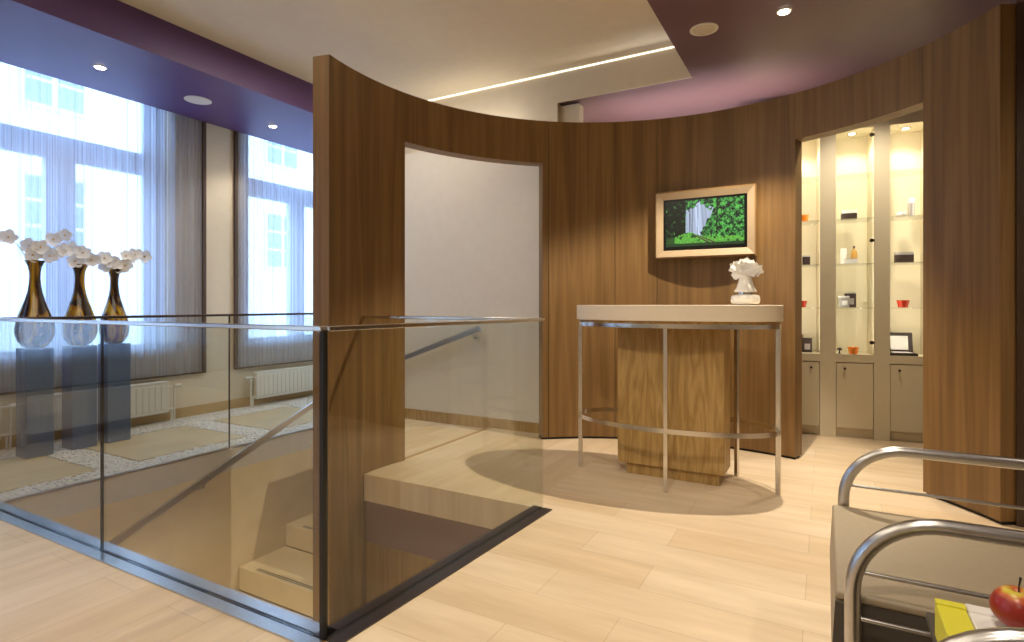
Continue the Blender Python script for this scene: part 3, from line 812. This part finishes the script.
b = B(); lathe(b, [(.006, .028), (.022, .034), (.020, .045), (.004, .054)], 16); obj('cap', b, 'knob', o, smooth=True)
bottle(.868, .14, 1.90, [(.024, 0), (.027, .02), (.027, .115), (.022, .12)], 'boxsilver', 'boxwhite', .045, .026, 'pale tube with a tall white cap in the right niche', 'cosmetic_tube', 'tube')
o = thing('soap_dish', 'low dish of pale soaps beside the tube in the right niche', 'dish', cw(.79, .11, 1.9006), crz)
b = B(); lathe(b, [(.03, 0), (.045, .012), (.046, .016), (.03, .012)], 24); obj('dish', b, 'boxsilver', o, smooth=True)
for k, (x_, y_) in enumerate(((-.018, 0), (.018, .005), (0, -.02))):
    b = B(); sphere(b, (x_, y_, .028), .018, 2, (1, 1, .8)); obj('soap', b, 'boxwhite', o, smooth=True)
card_box(.81, .12, 1.51, .13, .09, .07, 'boxdark', 'boxsilver', 'dark box with a silver top in the right niche', 0, .022)
candle(.80, .10, 1.128, 'redglass', 'red', 'red glass candle holder in the right niche', .048, .062)
o = thing('gift_case', 'open brown presentation case with white cards on the base of the right niche', 'case', cw(.79, .10, ZB+.0006), crz)
b = B(); bevbox(b, -.10, .10, -.08, .08, 0, .022, .002, 1); obj('tray', b, 'boxdark', o)
b = B(); bevbox(b, -.10, .10, -.006, .006, 0, .17, .002, 1, Matrix.Translation((0, .08, .02)) @ Matrix.Rotation(-.2, 4, 'X')); obj('lid', b, 'boxdark', o)
b = B(); bx(b, -.065, .065, -.06, .05, .0225, .026); obj('card', b, 'boxwhite', o)
b = B(); bx(b, -.065, .065, -.011, -.0065, .02, .14, Matrix.Translation((0, .08, .02)) @ Matrix.Rotation(-.2, 4, 'X')); obj('card', b, 'boxwhite', o)

# ------------------------------------------------------------------ armchairs
def arm_points(Y, x0, R, top, x1, z0=.002, slope=0):
    pts = [(x0, Y, z0), (x0, Y, top-R)]
    for k in range(1, 13):
        a = PI/2*k/12; pts.append((x0+R-R*math.cos(a), Y, top-R+R*math.sin(a)))
    pts.append((x1-R, Y, top))
    for k in range(1, 9):
        a = PI/2*k/8; pts.append((x1-R+R*math.sin(a), Y, top-R+R*math.cos(a)))
    pts.append((x1, Y, z0))
    return pts
def make_chair(label, loc):
    o = thing('lounge_chair', label, 'chair', loc, 0)
    for Y in (.04, .81):
        b = B(); tube(b, arm_points(Y, .055, .19, .632, .90), .0185, 16); fr = obj('arm_frame', b, 'satin', o, smooth=True)
        for z, xa in ((.490, .075), (.375, .055)):
            b = B(); tube(b, [(xa, Y, z), (.90, Y, z)], .0055, 10); obj('arm_rod', b, 'satin', fr, smooth=True)
    b = B(); bevbox(b, .018, .86, .07, .785, .396, .42, .009, 3); obj('seat', b, 'seat', o, smooth=True)
    b = B()
    prof = [(.018, .39), (.010, .25), (.022, .06), (.030, .012), (.055, .012), (.05, .1), (.044, .25), (.05, .38)]
    for yy in (.07, .785): pass
    lo = [b.verts.new((x, .078, z)) for x, z in prof]; hi = [b.verts.new((x, .783, z)) for x, z in prof]
    b.faces.new(lo); b.faces.new(hi[::-1])
    for k in range(len(prof)): b.faces.new((lo[k], hi[k], hi[(k+1) % len(prof)], lo[(k+1) % len(prof)]))
    obj('front_panel', b, 'seat', o, smooth=True)
    b2_ = B(); ll = [b2_.verts.new((x, .072, z)) for x, z in prof]; l2 = [b2_.verts.new((x, .0775, z)) for x, z in prof]
    b2_.faces.new(ll); b2_.faces.new(l2[::-1])
    for k in range(len(prof)): b2_.faces.new((ll[k], l2[k], l2[(k+1) % len(prof)], ll[(k+1) % len(prof)]))
    obj('panel_edge', b2_, 'seat_dark', o)
    b = B(); bx(b, .058, .84, .076, .78, .06, .3955); obj('base', b, 'seat_dark', o)
    b = B(); bevbox(b, .78, .88, .07, .785, .42, .80, .03, 3); obj('backrest', b, 'seat', o, smooth=True)
    return o
c1 = make_chair('taupe lounge chair with curved steel tube arms, nearest the curved wall', (0.005, 1.595, 0))
c2 = dup(c1, (.060, .340, 0), 0, 'lounge chair at the bottom right corner, nearest the viewer, only its steel arm tube showing')

# side table with things on it
t = thing('side_table', 'small low side table between the two lounge chairs, holding the apple', 'table', (.40, 1.35, 0), 0)
b = B(); bevbox(b, -.206, .22, -.145, .18, .455, .475, .004); obj('tabletop', b, 'seat_dark', t)
for sx_ in (-.185, .2):
    for sy_ in (-.13, .165):
        b = B(); tube(b, [(sx_, sy_, .002), (sx_, sy_, .456)], .01, 10); obj('leg', b, 'satin', t, smooth=True)
o = thing('card_box', 'small bright yellow box on the side table, left of the white box', 'box', (.220, 1.355, .4758), .0)
b = B(); bevbox(b, -.024, .024, -.07, .07, 0, .072, .002, 1); obj('box_body', b, 'yellow', o)
b = B(); bevbox(b, -.0245, .0245, .05, .0705, .0695, .076, .001, 1); obj('flap', b, 'yellow', o)
o = thing('card_box', 'low white box between the yellow box and the apple', 'box', (.308, 1.36, .4758), .0)
b = B(); bevbox(b, -.062, .062, -.065, .07, 0, .070, .004, 2); obj('box_body', b, 'boxwhite', o)
b = B(); bevbox(b, -.062, .062, .045, .075, .068, .074, .002, 1); obj('flap', b, 'boxwhite', o)
ap = thing('apple', 'red and yellow apple with a stem on the white box', 'apple', (.314, 1.37, .5505), .5)
b = B(); R_ = .042
pr = []
for k in range(25):
    th = PI*k/24; r = R_*math.sin(th)*(1+.10*math.cos(th)) ; z = R_*.92-(R_*.92)*math.cos(th)*(1-.30*math.exp(-((th-PI)/.5)**2)) 
    if th > PI-.5: pass
    z = R_*.92*(1-math.cos(th))
    if k > 17: z -= .012*((k-17)/7)**2
    if k < 4: z += .007*((4-k)/4)**2
    pr.append((max(r, .0012), z))
lathe(b, pr, 32); obj('flesh', b, 'apple', ap, smooth=True)
b = B(); tube(b, [(0, 0, .062), (.001, 0, .078), (.004, 0, .094)], [.0014, .0014, .0022], 8); obj('stem', b, 'boxdark', ap, smooth=True)

# ------------------------------------------------------------------ ceiling fittings
def downlight(x, y, z, label, energy, size=1.2, color=(1, .9, .76), r=.035, blend=.5):
    o = thing('downlight', label, 'spotlight', (x, y, z), 0, 'round ceiling downlights')
    b = B(); lathe(b, [(r+.004, -.006), (r+.012, -.003), (r+.012, -.0003)], 28); obj('ring', b, 'lampring', o, smooth=True)
    b = B(); lathe(b, [(r, -.0085), (r, -.0062)], 24); obj('lens', b, 'lamp', o)
    if energy:
        li = bpy.data.lights.new('lamp', 'SPOT'); li.energy = energy; li.color = color; li.spot_size = size; li.spot_blend = blend; li.shadow_soft_size = .04
        l = bpy.data.objects.new('lamp', li); COL.objects.link(l); l.location = (x, y, z-.03)
    return o
downlight(-5.112, 2.355, 3.07, 'lit downlight in the purple soffit above the vases', 40, 2.0)
downlight(-5.175, 4.03, 3.07, 'lit downlight in the purple soffit near the wooden wall end', 28, 2.0)
downlight(-.234, 4.077, 3.07, 'bright downlight in the dark purple ceiling at upper right', 0)
def speaker(x, y, z, label, r, gm):
    o = thing('ceiling_speaker', label, 'speaker', (x, y, z), 0, 'round ceiling speakers')
    b = B(); lathe(b, [(r*.78, -.006), (r, -.005), (r, -.0003)], 40); obj('rim', b, 'lampring', o, smooth=True)
    b = B(); lathe(b, [(r*.78, -.0075), (r*.78, -.0055)], 40); obj('grille', b, gm, o)
speaker(-5.133, 3.18, 3.07, 'round white speaker grille in the purple soffit over the windows', .115, 'lampring')
speaker(-.736, 4.072, 3.07, 'round cream speaker grille in the dark purple ceiling', .095, 'grille')

# ------------------------------------------------------------------ outside
b = B(); bx(b, -40, -6.6, -25, 35, -1.2, -1.1); struct('ground', b, 'street', 'street outside')
bd = thing('townhouse', 'pale rendered building across the street seen through the string curtains', 'building', (-15, 0, -1.1))
b = B(); bx(b, -4, 0, -18, 26, 0, 11); obj('facade', b, 'facade', bd)
k = 0
for zz in (3.4, 6.6):
    for yy in range(-9, 22, 3):
        b = B(); bx(b, -.05, .06, yy-.62, yy+.62, zz-.05, zz+1.75)
        w = obj('window', b, 'frame', bd)
        b = B()
        for q in (-.3, .3):
            for j in range(3): bx(b, .055, .07, yy+q-.24, yy+q+.24, zz+.05+j*.56, zz+.53+j*.56)
        obj('pane', b, 'facade_pane', w)

# ------------------------------------------------------------------ lights
def area(loc, rot, sx_, sy_, e, col):
    li = bpy.data.lights.new('area', 'AREA'); li.shape = 'RECTANGLE'; li.size = sx_; li.size_y = sy_; li.energy = e; li.color = col
    o = bpy.data.objects.new('area_light', li); COL.objects.link(o); o.location = loc; o.rotation_euler = rot
    return o
def spot(loc, target, e, size, blend=.6, col=(1, .84, .62), soft=.05):
    li = bpy.data.lights.new('spot', 'SPOT'); li.energy = e; li.color = col; li.spot_size = math.radians(size); li.spot_blend = blend; li.shadow_soft_size = soft
    o = bpy.data.objects.new('spot_light', li); COL.objects.link(o); o.location = loc
    o.rotation_euler = (Vector(target)-Vector(loc)).to_track_quat('-Z', 'Y').to_euler(); return o
WARM = (1, .88, .72)
spot((-.234, 4.077-.0, 3.04), (-1.05, 3.75, 0), 330, 86, .4, WARM, .02)      # over the bar table
spot((-.236, 1.6, 3.04), (-.1, 1.6, 0), 60, 120, .8, WARM)
spot((-.7, .5, 3.04), (-.9, 3.7, .75), 130, 32, .8, WARM)  # added fill on the front of the table core
spot((-.236, .2, 3.04), (-.6, .8, 0), 90, 130, .8, WARM)
spot((-.236, -1.6, 3.04), (-.6, -1.4, 0), 90, 130, .8, WARM)
spot((1.6, 2.6, 3.04), (1.4, 2.7, 0), 60, 120, .7, WARM)
spot((.35, 4.95, 3.04), (.35, 5.5, 0.6), 90, 110, .7, WARM)
area((-2.4, 0.2, 3.34), (0, 0, 0), 1.6, 4.0, 38, WARM)
area((-3.4, 3.3, 3.3), (0, 0, 0), 1.0, 1.2, 24, WARM)
area((-3.2, 4.7, 2.86), (math.radians(150), 0, 0), 1.2, .06, 2, (1, .92, .8))
for ux in (-1.75, -1.15, -.55): spot((ux, 5.3, 2.3), (ux, 5.5, 3.07), 38, 116, 1, (1, .88, .72), .12)   # uplights behind the partition
area((-3.4, 1.2, -.35), (0, 0, 0), .6, .6, 26, WARM)
area((-2.1, 2.0, -.3), (0, 0, 0), .3, .3, 3, WARM)

w = bpy.data.worlds.new('World'); sc.world = w; w.use_nodes = True
bg = w.node_tree.nodes['Background']; bg.inputs['Color'].default_value = (.46, .66, 1, 1); bg.inputs['Strength'].default_value = 8.5

# ------------------------------------------------------------------ camera
cam = bpy.data.cameras.new('camera'); co = bpy.data.objects.new('camera', cam); COL.objects.link(co); sc.camera = co
th = math.atan(313/563)
co.location = (0, 0, 1.15); co.rotation_euler = (PI/2, 0, th)
cam.sensor_width = 36; cam.lens = 563/1024*36; cam.shift_y = -(321-305)/1024; cam.clip_start = .05; cam.clip_end = 200
sc.view_settings.view_transform = 'Standard'; sc.view_settings.look = 'None'; sc.view_settings.exposure = 0; sc.view_settings.gamma = 1
sc.view_settings.use_curve_mapping = False
